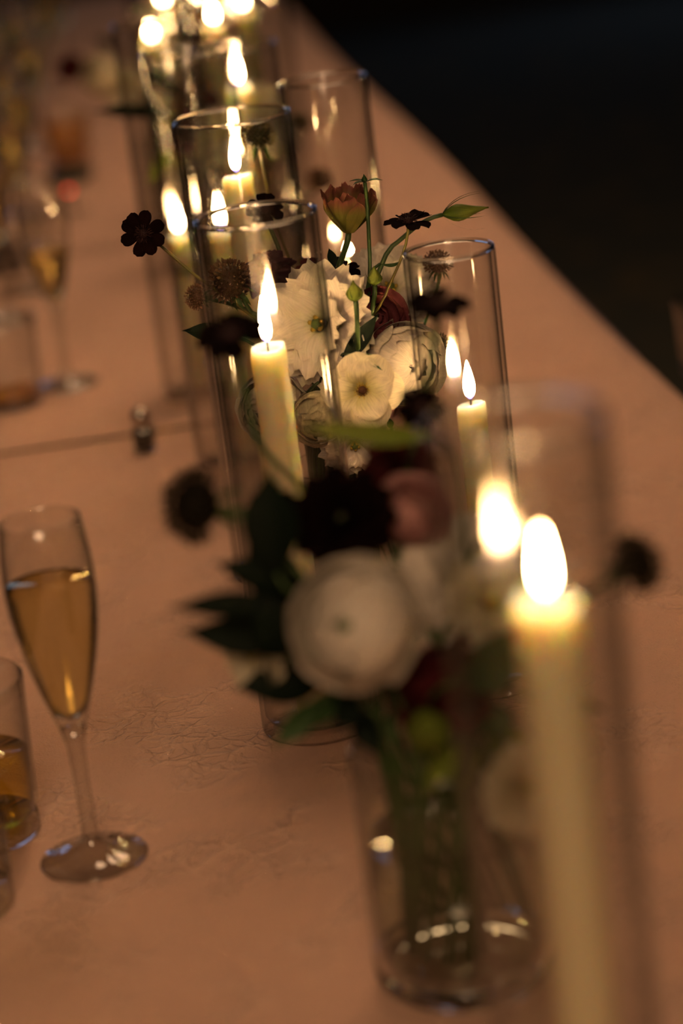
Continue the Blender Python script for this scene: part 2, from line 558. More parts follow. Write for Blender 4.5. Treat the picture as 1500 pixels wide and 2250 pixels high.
def hurricane_mesh(R, H, th=0.0028):
    b = 0.008
    prof = [(0, 0.0012), (R * 0.75, 0.0012), (R * 0.82, 0), (R - 0.003, 0), (R - 0.0008, 0.0009), (R, 0.004)]
    prof += [(R, H * k / 8) for k in range(1, 8)]
    prof += [(R, H - 0.0016), (R - 0.0005, H - 0.0004), (R - th / 2, H), (R - th + 0.0005, H - 0.0004), (R - th, H - 0.0016)]
    prof += [(R - th, H * k / 8) for k in range(7, 0, -1)]
    prof += [(R - th, b + 0.004), (R - th - 0.002, b + 0.0008), (R * 0.6, b), (0, b)]
    me = lathe('hurricane_glass', prof, 96)
    for v in me.vertices:                       # blown glass is never quite round
        rr = math.hypot(v.co.x, v.co.y)
        if rr > R * 0.9:
            a = math.atan2(v.co.y, v.co.x)
            k = 1 + (0.0024 * math.sin(7 * a + 40 * R) + 0.0020 * math.sin(13 * a + 90 * R)) * min(1, max(0, (H - v.co.z) / 0.02))
            v.co.x *= k
            v.co.y *= k
    return me

def flame_mesh(h, r, seg=10):
    prof = [(0, 0)]
    for k in range(1, 9):
        t = k / 9
        rr = r * (math.sin(PI * min(1, t / 0.62) / 2) ** 0.8 if t < 0.31 else 1.0)
        if t >= 0.31:
            rr = r * (1 - ((t - 0.31) / 0.69) ** 1.7)
        else:
            rr = r * (0.45 + 0.55 * math.sin(PI / 2 * t / 0.31))
        prof.append((rr, h * t))
    prof.append((0, h))
    return lathe('flame', prof, seg)

def candle_mesh(R, H, seed):
    rng = random.Random(seed)
    ph = [rng.uniform(0, 6.28) for _ in range(4)]
    seg = 28
    vs, fs = [], []
    lev = [0, 0.3 * H, 0.6 * H, 0.8 * H, H - 0.035, H - 0.02, H - 0.01, H - 0.004, H - 0.0008]
    for k, z in enumerate(lev):
        for i in range(seg):
            a = 2 * PI * i / seg
            top = max(0, 1 - (H - z) / 0.03)
            d = 1 + 0.05 * top * (math.sin(2 * a + ph[0]) + 0.7 * math.sin(5 * a + ph[1])) - (0.06 if k == len(lev) - 1 else 0)
            zz = z + 0.0016 * top * math.sin(a + ph[2]) + 0.0008 * top * math.sin(3 * a + ph[3])
            vs.append((R * d * math.cos(a), R * d * math.sin(a), zz))
    for rr, dz in ((0.82, 0.0), (0.6, -0.003), (0.25, -0.0042)):
        for i in range(seg):
            a = 2 * PI * i / seg
            vs.append((R * rr * math.cos(a), R * rr * math.sin(a), H + dz + 0.0012 * math.sin(a + ph[2]) * rr))
    n = len(lev) + 3
    for k in range(n - 1):
        for i in range(seg):
            j = (i + 1) % seg
            fs.append((k * seg + i, k * seg + j, (k + 1) * seg + j, (k + 1) * seg + i))
    fs.append(tuple(range(seg))[::-1])
    fs.append(tuple(range((n - 1) * seg, n * seg)))
    return mesh('wax_body', vs, fs)

HUR = []
def hurricane(rim, z, wpx, ctop, glabel, clabel, candle_r=0.0115, fl=(0.027, 0.0050), lean=(0, 0), seed=0, back=0.0):
    P = pixd(rim[0], rim[1], z)
    R = wpx * z / FPX / 2
    H = P.z - TABLE
    base = Vector((P.x, P.y, TABLE))
    g = link('hurricane_glass', hurricane_mesh(R, H), 'hurricane_glass')
    g.location = base
    tag(g, glabel, 'glass cylinder', 'clear glass hurricane cylinders along the table')
    link('rim', lathe('rim', [(R - 0.0014 + 0.0013 * math.cos(a), 0.0013 * math.sin(a)) for a in [2 * PI * i / 10 for i in range(10)]], 64, True), 'clear_glass', g, Matrix.Translation((0, 0, H + 0.0004)))
    # the candle stands on the glass floor, sideways where its top shows
    r = ray(*ctop)
    k = (base - CAM).dot(FH) / r.dot(FH)
    off = (CAM + r * k - base).dot(R0)
    lim = R - candle_r - 0.005
    off = max(-lim, min(lim, off))
    cb = base + R0 * off + FH * back
    ch = axis_height(cb, ctop[1]) - 0.0085
    b0 = Vector((cb.x, cb.y, TABLE + 0.0085))
    t = thing('candle', b0, clabel, 'candle', 'lit cream candles in the glass cylinders')
    link('wax_body', candle_mesh(candle_r, ch, seed), 'wax', t)
    link('wick', tube('wick', [Vector((0, 0, ch - 0.004)), Vector((0, 0, ch + 0.004)), Vector((0.0007, 0, ch + 0.009))], 0.0007), 'wick', t)
    f = link('flame', flame_mesh(*fl), 'flame', t, Matrix.Translation((0, 0, ch + 0.0025)) @ Matrix.Rotation(lean[0], 4, 'X') @ Matrix.Rotation(lean[1], 4, 'Y'))
    f['label'] = 'bright white-yellow candle flame'
    HUR.append((round(P.x, 3), round(P.y, 3), round(R, 4), round(H, 3), round(ch, 3)))
    return base, R, H

hurricane((1132, 925), 0.86, 405, (1205, 1318), 'tall glass cylinder around the big candle in front of the white ranunculus ball',
          'thick-looking cream candle with a tall flame beside the white ranunculus ball', 0.0118, (0.0255, 0.0028), seed=1, back=0.008)
hurricane((560, 474), 1.42, 275, (588, 762), 'glass cylinder standing against the big open white lisianthus',
          'cream candle behind the black blurred cosmos, beside the open white lisianthus', 0.0110, (0.029, 0.0036), seed=2)
hurricane((985, 551), 1.46, 205, (1034, 886), 'slim short glass cylinder in front of the brown scabiosa with drooping sepals',
          'short slim cream candle in the slim cylinder below the scabiosa head', 0.0088, (0.025, 0.0036), seed=3)
hurricane((508, 257), 1.70, 262, (520, 385), 'glass cylinder around the brown scabiosa pod, behind the open lisianthus',
          'tall cream candle behind the brown scabiosa pod', 0.0105, (0.025, 0.0034), seed=4)
hurricane((408, 112), 1.97, 206, (487, 508), 'narrow glass cylinder behind the one with the scabiosa pod',
          'short cream candle just behind the fuzzy brown scabiosa', 0.0095, (0.030, 0.0032), seed=5)
hurricane((708, 174), 1.83, 197, (766, 566), 'empty looking glass cylinder behind the peach edged lisianthus',
          'low cream candle with a small flame behind the peach lisianthus', 0.0095, (0.010, 0.003), seed=6)
hurricane((325, 48), 2.2, 165, (393, 515), 'glass cylinder behind the black cosmos on its long stem',
          'short cream candle behind the stem of the lone black cosmos', 0.0100, (0.026, 0.0036), seed=7)
hurricane((512, 102), 2.12, 190, (524, 190), 'wide glass cylinder with one tall candle, behind the peach lisianthus group',
          'tall cream candle in the wide cylinder behind the scabiosa pod', 0.0105, (0.028, 0.0044), seed=8)
far = [((480, -40), 2.55, 150, (470, 52)), ((330, -95), 2.75, 135, (334, 90)), ((370, -150), 3.05, 120, (352, 10)),
       ((560, -60), 2.9, 130, (510, 20)), ((400, -190), 3.5, 105, (440, 0)), ((300, -230), 3.9, 100, (322, -55))]
for i, (rm, z, wp, ct) in enumerate(far):
    hurricane(rm, z, wp, ct, 'glass cylinder at the far end of the candle row', 'blurred lit candle at the far end of the candle row',
              0.0105, (0.018, 0.0036), seed=20 + i)

# ------------------------------------------------------------------ petals
def petal_mesh(L, W, a0, a1, cup=0.25, ruf=0.0, prof=None, seed=0, r0=0.0, nu=6, nv=8, jag=0.0, fold=0.0):
    """a petal that leaves the axis (+Z) at radius r0 in the +Y direction; its tilt from the axis goes a0 -> a1 (degrees)"""
    rng = random.Random(seed)
    ph = [rng.uniform(0, 6.28) for _ in range(4)]
    prof = prof or [0.25, 0.6, 0.9, 1.0, 0.95, 0.6]
    vs, uv = [], []
    y, z = r0, 0.0
    for j in range(nv + 1):
        v = j / nv
        a = math.radians(a0 + (a1 - a0) * v)
        if j:
            y += L / nv * math.sin(a)
            z += L / nv * math.cos(a)
        w = W / 2 * interp(prof, v)
        for i in range(nu + 1):
            u = -1 + 2 * i / nu
            d = cup * u * u * w + ruf * L * v * v * (math.sin(3.2 * u + ph[0]) * 0.6 + math.sin(6.5 * u + ph[1]) * 0.4) - fold * abs(u) * w * -1
            e = (jag * L * (math.sin(7 * u + ph[2]) + abs(math.sin(8 * u + ph[3])) * 1.4 - 0.7) * 0.5 - 0.10 * L * u * u * (1 if jag else 0.6)) * (v ** 4)
            vs.append((u * w * (1 - 0.25 * abs(cup) * u * u), y - d * math.cos(a) + e * math.sin(a), z + d * math.sin(a) + e * math.cos(a)))
            uv.append(((u + 1) / 2, v))
    fs = []
    for j in range(nv):
        for i in range(nu):
            k = j * (nu + 1) + i
            fs.append((k, k + 1, k + nu + 2, k + nu + 1))
    return mesh('petal', vs, fs, True, uv)

def sphere_petal(R, t0, t1, hp, flare=0.0, seed=0, nu=6, nv=7, wav=0.03):
    """a petal that hugs a sphere of radius R (centre at z = R) from polar angle t0 up to t1 (degrees from the top)"""
    rng = random.Random(seed)
    ph = rng.uniform(0, 6.28)
    vs, uv = [], []
    for j in range(nv + 1):
        v = j / nv
        th = math.radians(t0 + (t1 - t0) * v)
        for i in range(nu + 1):
            u = -1 + 2 * i / nu
            th2 = th + math.radians(10) * u * u * v + wav * math.sin(5 * u + ph) * v
            rr = R * (1 + flare * v ** 3 + 0.02 * u)
            phi = math.radians(hp) * u * (0.55 + 0.45 * math.sin(PI * min(1, 0.15 + v * 0.7)))
            vs.append((rr * math.sin(th2) * math.sin(phi), rr * math.sin(th2) * math.cos(phi), R + rr * math.cos(th2)))
            uv.append(((u + 1) / 2, v))
    fs = []
    for j in range(nv):
        for i in range(nu):
            k = j * (nu + 1) + i
            fs.append((k, k + nu + 1, k + nu + 2, k + 1))
    return mesh('petal', vs, fs, True, uv)

def leaf_mesh(L, W, bend=30, fold=0.35, seed=0, tipp=None, twist=0.0):
    return petal_mesh(L, W, 70, 70 + bend, cup=0.0, fold=fold, seed=seed, prof=tipp or [0.06, 0.55, 0.9, 1.0, 0.85, 0.5, 0.02], nu=4, nv=9, ruf=0.015)

def frame(origin, d, roll=0.0):
    """matrix with +Z along d"""
    q = d.normalized().to_track_quat('Z', 'Y')
    return Matrix.Translation(origin) @ q.to_matrix().to_4x4() @ Matrix.Rotation(roll, 4, 'Z')

def bez(p0, p1, p2, p3, n=10):
    out = []
    for i in range(n + 1):
        t = i / n
        out.append(p0 * (1 - t) ** 3 + p1 * 3 * t * (1 - t) ** 2 + p2 * 3 * t * t * (1 - t) + p3 * t ** 3)
    return out

CACHE = {}
def cached(key, fn):
    if key not in CACHE:
        CACHE[key] = fn()
    return CACHE[key]

def rings(root, M, spec, mat, rng, jit=6.0):
    """spec: (count, variants, start angle); each petal is an object of its own"""
    for n, metas, st in spec:
        for k in range(n):
            me = metas[k % len(metas)]
            if not me.materials:
                me.materials.append(MATS[mat])
            a = st + 2 * PI * k / n + math.radians(rng.uniform(-jit, jit))
            link('petal', me, None, root, M @ Matrix.Rotation(a, 4, 'Z') @ Matrix.Rotation(math.radians(rng.uniform(-jit, jit)), 4, 'X'))

def spiky(name, R, n, ln, wd, mat, seed, zmin=-0.2, flat=0.8, both=False):
    """a domed head of many tiny ruffled florets, too small to pick apart"""
    rng = random.Random(seed)
    vs, fs, uv = [], [], []
    for k in range(n):
        zc = 1 - (1 - zmin) * (k + 0.5) / n
        a = k * 2.39996
        rr = math.sqrt(max(0, 1 - zc * zc))
        d = Vector((rr * math.cos(a), rr * math.sin(a), zc * flat))
        dn = d.normalized()
        t = dn.cross(Vector((0, 0, 1)) if abs(dn.z) < 0.9 else Vector((1, 0, 0))).normalized()
        t = (Matrix.Rotation(rng.uniform(0, 6.28), 3, dn) @ t)
        b = dn.cross(t)
        p = d * R
        l = ln * rng.uniform(0.7, 1.25)
        i0 = len(vs)
        vs += [p - t * wd * 0.3, p + t * wd * 0.3, p + dn * l * 0.6 + t * wd * 0.6 + b * wd * 0.3, p + dn * l * 0.6 - t * wd * 0.6 + b * wd * 0.3,
               p + dn * l + t * wd * 0.2 + b * wd * rng.uniform(-.6, .8), p + dn * l - t * wd * 0.35 + b * wd * rng.uniform(-.6, .8)]
        uv += [(0, 0), (1, 0), (1, .6), (0, .6), (1, 1), (0, 1)]
        fs += [(i0, i0 + 1, i0 + 2, i0 + 3), (i0 + 3, i0 + 2, i0 + 4, i0 + 5)]
    # core
    c0 = len(vs)
    for j in range(7):
        th = PI * j / 6
        for i in range(10):
            a = 2 * PI * i / 10
            vs.append(Vector((0.93 * R * math.sin(th) * math.cos(a), 0.93 * R * math.sin(th) * math.sin(a), 0.93 * R * math.cos(th) * flat)))
            uv.append((i / 10, 0.1))
    for j in range(6):
        for i in range(10):
            i2 = (i + 1) % 10
            fs.append((c0 + j * 10 + i, c0 + (j + 1) * 10 + i, c0 + (j + 1) * 10 + i2, c0 + j * 10 + i2))
    return mesh(name, vs, fs, True, uv)

# ---- the flower heads: each puts petal objects under root; M has +Z along the facing direction, origin at the head's base
def h_lisianthus(root, M, R, mat, rng, cupped=False):
    if cupped:
        o = [petal_mesh(R * 1.7, R * 1.7, 44, 18, 0.22, 0.07, [0.3, 0.55, 0.8, 1, 1, 0.9], 11 + i, R * 0.1, jag=0.14, nu=14) for i in range(3)]
        i_ = [petal_mesh(R * 1.7, R * 1.4, 28, 12, 0.22, 0.08, [0.3, 0.55, 0.8, 1, 1, 0.85], 21 + i, R * 0.05, jag=0.14, nu=14) for i in range(3)]
        rings(root, M, [(5, o, 0.2), (5, i_, 0.8)], mat, rng)
        return
    o = [petal_mesh(R * 1.2, R * 1.35, 50, 98, 0.12, 0.10, [0.3, 0.6, 0.9, 1, 0.98, 0.75], 31 + i, R * 0.06, jag=0.13, nu=12) for i in range(3)]
    md = [petal_mesh(R * 1.15, R * 1.15, 40, 76, 0.16, 0.11, [0.3, 0.6, 0.9, 1, 0.95, 0.7], 41 + i, R * 0.05, jag=0.13, nu=12) for i in range(3)]
    inn = [petal_mesh(R * 0.98, R * 0.95, 24, 56, 0.2, 0.12, [0.3, 0.6, 0.9, 1, 0.95, 0.7], 51 + i, R * 0.04, jag=0.13, nu=12) for i in range(3)]
    rings(root, M, [(7, o, 0.1), (6, md, 0.6), (5, inn, 0.3)], mat, rng)
    st = link('pistil', lathe('pistil', [(0, 0), (R * .09, 0), (R * .06, R * .35), (R * .12, R * .45), (R * .08, R * .52), (0, R * .54)], 10), 'flower_eye_green', root, M)
    vs, fs = [], []
    for k in range(5):
        a = k * 1.2566
        me = tube('s', [Vector((0, 0, R * .1)), Vector((R * .10 * math.cos(a), R * .10 * math.sin(a), R * .4)), Vector((R * .14 * math.cos(a), R * .14 * math.sin(a), R * .5))], R * .045, 5)
        link('stamen', me, 'stamen_yellow', root, M)

def h_butterfly(root, M, R, mat, rng):
    o = [petal_mesh(R * 1.05, R * 1.15, 68, 92, 0.12, 0.05, [0.28, 0.7, 0.95, 1, 0.9, 0.5], 61 + i, R * 0.06) for i in range(4)]
    i_ = [petal_mesh(R * 0.85, R * 0.95, 55, 80, 0.18, 0.05, [0.28, 0.7, 0.95, 1, 0.9, 0.5], 71 + i, R * 0.06) for i in range(3)]
    rings(root, M, [(6, o, 0.0), (5, i_, 0.5)], mat, rng, 9)
    link('eye', spiky('eye', R * 0.13, 40, R * .04, R * .03, None, 3, -0.1, 0.8), 'flower_eye', root, M @ Matrix.Translation((0, 0, R * .12)))
    vs = []
    link('stamens', spiky('stamens', R * 0.15, 40, R * .13, R * .02, None, 4, -0.35, 0.3), 'stamen_yellow', root, M @ Matrix.Translation((0, 0, R * .07)))

def h_ranunculus(root, M, R, mat, rng, eye='flower_eye_green'):
    M = M @ Matrix.Translation((0, 0, -R * 0.2))
    sp = []
    for li, (rr, t1, n, hp) in enumerate(((0.36, 3, 4, 62), (0.48, 12, 5, 50), (0.6, 19, 6, 44), (0.72, 26, 6, 44), (0.83, 34, 7, 40), (0.92, 46, 7, 40), (1.0, 62, 7, 42), (1.05, 84, 7, 42))):
        ms = []
        for i in range(2):
            me = sphere_petal(R * rr, 168, t1, hp, 0.06 + 0.06 * (li > 4), 80 + li * 3 + i, wav=0.07)
            me.transform(Matrix.Translation((0, 0, R * (1 - rr))))
            ms.append(me)
        sp.append((n, ms, li * 0.7))
    rings(root, M, sp, mat, rng, 4)
    if eye:
        link('eye', spiky('eye', R * 0.2, 40, R * .05, R * .05, None, 5, -0.2, 0.8), eye, root, M @ Matrix.Translation((0, 0, R * 1.30)))

def h_rose(root, M, R, mat, rng):
    M = M @ Matrix.Translation((0, 0, -R * 0.3))
    sp = []
    for li, (rr, t1, n, hp, fl) in enumerate(((0.28, 22, 3, 75, 0.02), (0.42, 28, 3, 70, 0.06), (0.57, 38, 4, 60, 0.10), (0.72, 48, 4, 58, 0.14), (0.87, 58, 5, 50, 0.18), (1.0, 72, 5, 48, 0.22))):
        ms = []
        for i in range(2):
            me = sphere_petal(R * rr, 165, t1, hp, fl, 180 + li * 3 + i, wav=0.07)
            me.transform(Matrix.Translation((0, 0, R * (1 - rr) * 1.05)))
            ms.append(me)
        sp.append((n, ms, li * 1.1))
    rings(root, M, sp, mat, rng, 5)

def h_dahlia(root, M, R, mat, rng):
    sp = []
    for li, (a0, a1, L, n) in enumerate(((95, 120, 1.0, 11), (80, 105, 1.0, 11), (62, 85, 0.95, 10), (45, 62, 0.85, 9), (28, 40, 0.75, 8), (12, 15, 0.62, 5))):
        ms = [petal_mesh(R * L, R * 0.62, a0, a1, 0.35, 0.06, [0.3, 0.75, 1, 1, 0.85, 0.4], 200 + li * 2 + i, R * 0.08, nu=4, nv=6, jag=0.03) for i in range(2)]
        sp.append((n, ms, li * 0.4))
    rings(root, M, sp, mat, rng, 7)

def h_cosmos(root, M, R, mat, rng, droop=88):
    ms = [petal_mesh(R * 0.95, R * 0.62, 70, droop + 12, 0.12, 0.05, [0.22, 0.5, 0.8, 1, 1, 0.8], 230 + i, R * 0.10, nu=6, nv=6, jag=0.035) for i in range(3)]
    rings(root, M, [(8, ms, 0.2)], mat, rng, 9)
    link('disc', spiky('disc', R * 0.24, 70, R * .20, R * .03, None, 8, 0.0, 0.7), 'cosmos_disc', root, M @ Matrix.Translation((0, 0, R * .08)))
    link('calyx', lathe('calyx', [(0, -R * .22), (R * .09, -R * .2), (R * .16, -R * .05), (R * .13, R * .08), (0, R * .09)], 10), 'cosmos_disc', root, M)

def h_scabiosa(root, M, R, mat, rng, sep=9, slen=1.1, flat=0.85, nfl=170):
    o = link('florets', spiky('florets', R * .86, nfl, R * .30, R * .13, None, int(rng.random() * 999), -0.55, flat), mat, root, M @ Matrix.Translation((0, 0, R * .8)))
    o['kind'] = 'stuff'
    me = [petal_mesh(R * slen, R * 0.26, 105, 165, 0.2, 0.02, [0.5, 0.9, 1, 0.8, 0.5, 0.1], 260 + i, R * .12, nu=2, nv=6) for i in range(2)]
    for k in range(sep):
        m_ = me[k % 2]
        if not m_.materials:
            m_.materials.append(MATS['sepal_green'])
        link('sepal', m_, None, root, M @ Matrix.Translation((0, 0, R * .25)) @ Matrix.Rotation(2 * PI * k / sep + rng.uniform(-.2, .2), 4, 'Z') @ Matrix.Rotation(rng.uniform(-.3, .25), 4, 'X'))

def bud_mesh(L, W, twist=0.8, seed=0):
    vs, fs, uv = [], [], []
    prof = [0.16, 0.55, 0.88, 1.0, 0.93, 0.76, 0.56, 0.38, 0.24, 0.10]
    seg = 15
    for j in range(19):
        v = j / 18
        r = W / 2 * interp(prof, v)
        for i in range(seg):
            a = 2 * PI * i / seg + twist * v * v
            k = 1 + 0.10 * (1 if i % 3 == 0 else -0.4) * (0.3 + v)
            vs.append((r * k * math.cos(a), r * k * math.sin(a), L * v + (0.05 * L * math.sin(2.5 * a) if j == 18 else 0)))
            uv.append((i / seg, v))
    for j in range(18):
        for i in range(seg):
            i2 = (i + 1) % seg
            fs.append((j * seg + i, j * seg + i2, (j + 1) * seg + i2, (j + 1) * seg + i))
    fs.append(tuple(range(seg))[::-1]); fs.append(tuple(range(18 * seg, 19 * seg)))
    return mesh('bud', vs, fs, True, uv)

def h_bud(root, M, R, mat, rng, L=2.6):
    link('bud', bud_mesh(R * L, R * 2, 0.8), mat, root, M)
    me = petal_mesh(R * L * 1.1, R * 0.22, 60, -6, 0.1, 0.0, [1, 0.9, 0.7, 0.5, 0.3, 0.05], 3, R * .15, nu=2, nv=8)
    me.materials.append(MATS['sepal_green'])
    for k in range(5):
        link('sepal', me, None, root, M @ Matrix.Rotation(2 * PI * k / 5, 4, 'Z'))

HEAD = {'lisianthus': h_lisianthus, 'butterfly': h_butterfly, 'ranunculus': h_ranunculus, 'rose': h_rose, 'dahlia': h_dahlia,
        'cosmos': h_cosmos, 'scabiosa': h_scabiosa, 'bud': h_bud}

class Vase:
    def __init__(s, base, R, H, label, group, zs=1.0):
        s.zs = zs
        s.base, s.R, s.H = base, R, H
        s.n = 0
        th = 0.003
        t = thing('flower_vase', base, label, 'vase', group)
        prof = [(R - 0.001, 0.014)] + [(R, 0.014 + (H - 0.016) * k / 4) for k in range(5)] + [(R - th / 2, H)] + \
               [(R - th, 0.014 + (H - 0.016) * k / 4) for k in range(4, -1, -1)]
        link('glass_wall', lathe('glass_wall', prof, 56), 'vase_glass', t)
        link('glass_base', lathe('glass_base', [(0, 0.002), (R * .6, 0.0018), (R * .8, 0), (R - .004, 0), (R - .0008, 0.003), (R, 0.008), (R - .0005, 0.0138), (R * .8, 0.0125), (R * .4, 0.0105), (0, 0.010)], 56), 'clear_glass', t)
        Rw = R - th - 0.0006
        link('water', lathe('water', [(0, .0145), (Rw * .9, .0145), (Rw, .017), (Rw, H * .62), (Rw * .97, H * .612), (0, H * .612)], 48), 'water', t)
    def foot(s):
        s.n += 1
        a = s.n * 2.4
        r = s.R * 0.85 * math.sqrt((s.n * 0.618) % 1)
        return s.base + Vector((r * math.cos(a), r * math.sin(a), 0.016))
    def mouth(s):
        a = s.n * 2.4 + 0.9
        r = s.R * 0.82 * math.sqrt((s.n * 0.618) % 1)
        return s.base + Vector((r * math.cos(a), r * math.sin(a), s.H - 0.004))

NF = [0]
def flower(kind, name, px, py, z, rpx, f, mat, label, vase, cat='flower', via=None, stem='stem_green', stem_r=0.0016, group=None, leaves=(), roll=None, **kw):
    """head centre at pixel (px, py) and depth z, radius rpx pixels, facing f = (right, up, towards camera)"""
    NF[0] += 1
    rng = random.Random(100 + NF[0])
    z *= vase.zs
    R = rpx * z / FPX
    P = pixd(px, py, z)
    d = face(*f)
    foot = vase.foot()
    mouth = vase.mouth()
    root = thing(name, foot, label, cat, group)
    off = {'lisianthus': -0.55 if not kw.get('cupped') else -0.85, 'butterfly': -0.15, 'ranunculus': -0.8, 'rose': -0.7, 'dahlia': -0.35, 'cosmos': -0.1, 'scabiosa': -0.8, 'bud': -1.3}[kind]
    hb = P + d * (off * R)
    M = frame(hb - foot, d, rng.uniform(0, 6.28) if roll is None else roll)
    HEAD[kind](root, M, R, mat, rng, **kw)
    Ls = (hb - mouth).length
    if via is not None:
        v = pixd(via[0], via[1], via[2] * vase.zs if len(via) > 2 else z)
        pts = bez(hb, hb - d * (hb - v).length * .4, v + (hb - v) * .25, v, 8)
        pts += bez(v, v + (v - hb) * .3, mouth + Vector((0, 0, .4 * (v - mouth).length)), mouth, 8)[1:]
    else:
        pts = bez(hb, hb - d * Ls * .35, mouth + Vector((0, 0, Ls * .4)), mouth, 12)
    pts += [mouth.lerp(foot, 0.5), foot]
    pts = [p - foot for p in pts]
    link('stem', tube('stem', pts, stem_r), stem, root)
    for (t, L, W, lf, lm) in leaves:
        p = pts[int(t * (len(pts) - 3))]
        me = cached(('leaf', round(L, 4), round(W, 4), lm), lambda: leaf_mesh(L, W))
        link('leaf', me, lm, root, frame(p, Vector((0, 0, 1)), 0) @ Matrix.Rotation(lf, 4, 'Z'))
    return root

def leafpx(root_vase, name, a, b, wpx, mat, label, tilt=0.0, bend=25, group=None, via=None):
    """a single leaf on its own stalk; the blade runs from pixel a to pixel b (each x, y, depth)"""
    NF[0] += 1
    k = root_vase.zs
    a, b = (a[0], a[1], a[2] * k), (b[0], b[1], b[2] * k)
    A, B = pixd(*a), pixd(*b)
    foot, mouth = root_vase.foot(), root_vase.mouth()
    root = thing(name, foot, label, 'leaf', group)
    L = (B - A).length * 1.04
    W = wpx * a[2] / FPX
    d = (B - A).normalized()
    side = d.cross((CAM - A).normalized()).normalized()
    nrm = side.cross(d).normalized()                    # towards the viewer side of the blade
    nrm = Matrix.Rotation(tilt, 3, d) @ nrm
    side = nrm.cross(d) * -1
    me = petal_mesh(L, W, 90 - bend * .5, 90 + bend * .5, cup=0.0, fold=0.35, seed=NF[0], prof=[0.06, 0.5, 0.85, 1.0, 0.95, 0.7, 0.35, 0.02], nu=4, nv=10, ruf=0.01)
    Mx = Matrix((side, d, nrm)).transposed().to_4x4()
    Mx.translation = A - foot
    link('blade', me, mat, root, Mx)
    pts = bez(A, A - d * .02, mouth + Vector((0, 0, (A - mouth).length * .4)), mouth, 10) + [mouth.lerp(foot, .5), foot]
    link('stem', tube('stem', [p - foot for p in pts], 0.0011, 5), 'stem_green', root)
    return root

# ------------------------------------------------------------------ vases
vb = pixh(1025, 2132, TABLE)
V1 = Vase(vb, 0.0455, 0.125, 'round glass vase with a thick sparkling base, holding the ranunculus ball', None)
q = pixd(770, 1010, 1.62)
V2 = Vase(Vector((q.x, q.y, TABLE)), 0.042, 0.125, 'round glass vase holding the open lisianthus and the butterfly ranunculus', None, 1.07)
q = pixd(560, 330, 2.28)
V3 = Vase(Vector((q.x - 0.01, q.y, TABLE)), 0.042, 0.125, 'round glass vase behind the empty looking cylinder', None)
q = pixd(300, 150, 3.0)
V4 = Vase(Vector((q.x + 0.03, q.y, TABLE)), 0.042, 0.125, 'round glass vase of the farthest bouquet', None)

# ------------------------------------------------------------------ middle bouquet (in focus)
F = flower
F('lisianthus', 'white_lisianthus', 690, 712, 1.43, 112, (-0.40, 0.25, 0.85), 'petal_white', 'large open white lisianthus with a yellow centre beside the candle', V2, roll=0.4)
F('lisianthus', 'white_lisianthus', 720, 672, 1.49, 104, (0.05, 0.95, 0.25), 'petal_white', 'white lisianthus facing up behind the large open one', V2)
F('lisianthus', 'white_lisianthus', 860, 625, 1.51, 88, (0.2, 0.55, 0.75), 'petal_white', 'white ruffled lisianthus between the green buds and the slim cylinder', V2)
F('rose', 'mauve_rose', 826, 700, 1.455, 62, (0.25, 0.45, 0.8), 'petal_mauve', 'dusty mauve rose with curled petals among white flowers', V2)
F('ranunculus', 'white_ranunculus', 888, 800, 1.45, 84, (0.35, 0.1, 0.9), 'petal_white', 'white many-petalled ranunculus beside the slim cylinder', V2, eye=None)
F('butterfly', 'butterfly_ranunculus', 796, 858, 1.405, 84, (-0.05, 0.02, 1.0), 'petal_cream', 'creamy open butterfly ranunculus with a dark round eye', V2)
F('bud', 'lisianthus_bud', 778, 640, 1.40, 19, (-0.02, 1, 0.25), 'bud_green', 'ribbed green bud in front of the white petals', V2, 'bud', via=(785, 720))
F('bud', 'lisianthus_bud', 822, 607, 1.43, 17, (0.05, 1, 0.15), 'bud_green', 'darker green bud above the mauve rose', V2, 'bud', via=(818, 680))
F('lisianthus', 'peach_lisianthus', 766, 462, 1.47, 60, (0.12, 0.97, 0.10), 'petal_peach', 'peach green lisianthus with ruffled dark pink edges', V2, cupped=True, via=(746, 580), stem_r=0.002)
F('bud', 'bud_sprig', 800, 392, 1.45, 7, (-0.02, 1, 0.1), 'leaf_mid', 'slender sprig with tiny leaves above the peach lisianthus', V2, 'sprig', via=(812, 560), stem_r=0.0013,
  leaves=[(0.02, 0.012, 0.0045, 1.2, 'leaf_mid'), (0.04, 0.012, 0.0045, 4.0, 'leaf_mid'), (0.0, 0.010, 0.004, 5.3, 'leaf_mid')])
F('cosmos', 'black_cosmos', 896, 484, 1.44, 53, (0.05, 0.97, 0.14), 'petal_black', 'nearly black cosmos seen from the side, tufted, beside the pointed bud', V2, via=(846, 650), stem='stem_olive', stem_r=0.0009)
F('bud', 'lisianthus_bud', 996, 468, 1.47, 19, (1.0, 0.04, 0.0), 'bud_green', 'long pointed green bud lying level beyond the tufted cosmos', V2, 'bud', via=(862, 540), L=5.2)
F('cosmos', 'black_cosmos', 314, 513, 1.46, 50, (-0.15, 0.25, 0.95), 'petal_black', 'nearly black cosmos facing out on a long lone stem', V2, via=(430, 606, 1.47), stem='stem_olive', stem_r=0.0011, droop=78)
F('cosmos', 'black_cosmos', 752, 592, 1.47, 40, (0.2, 0.85, 0.4), 'petal_black', 'nearly black cosmos tucked under the peach lisianthus', V2)
F('scabiosa', 'scabiosa', 962, 578, 1.50, 30, (0.05, 0.98, 0.1), 'scabiosa_brown', 'brown scabiosa head with drooping green sepals seen through the slim cylinder', V2, via=(930, 720), stem_r=0.0009)
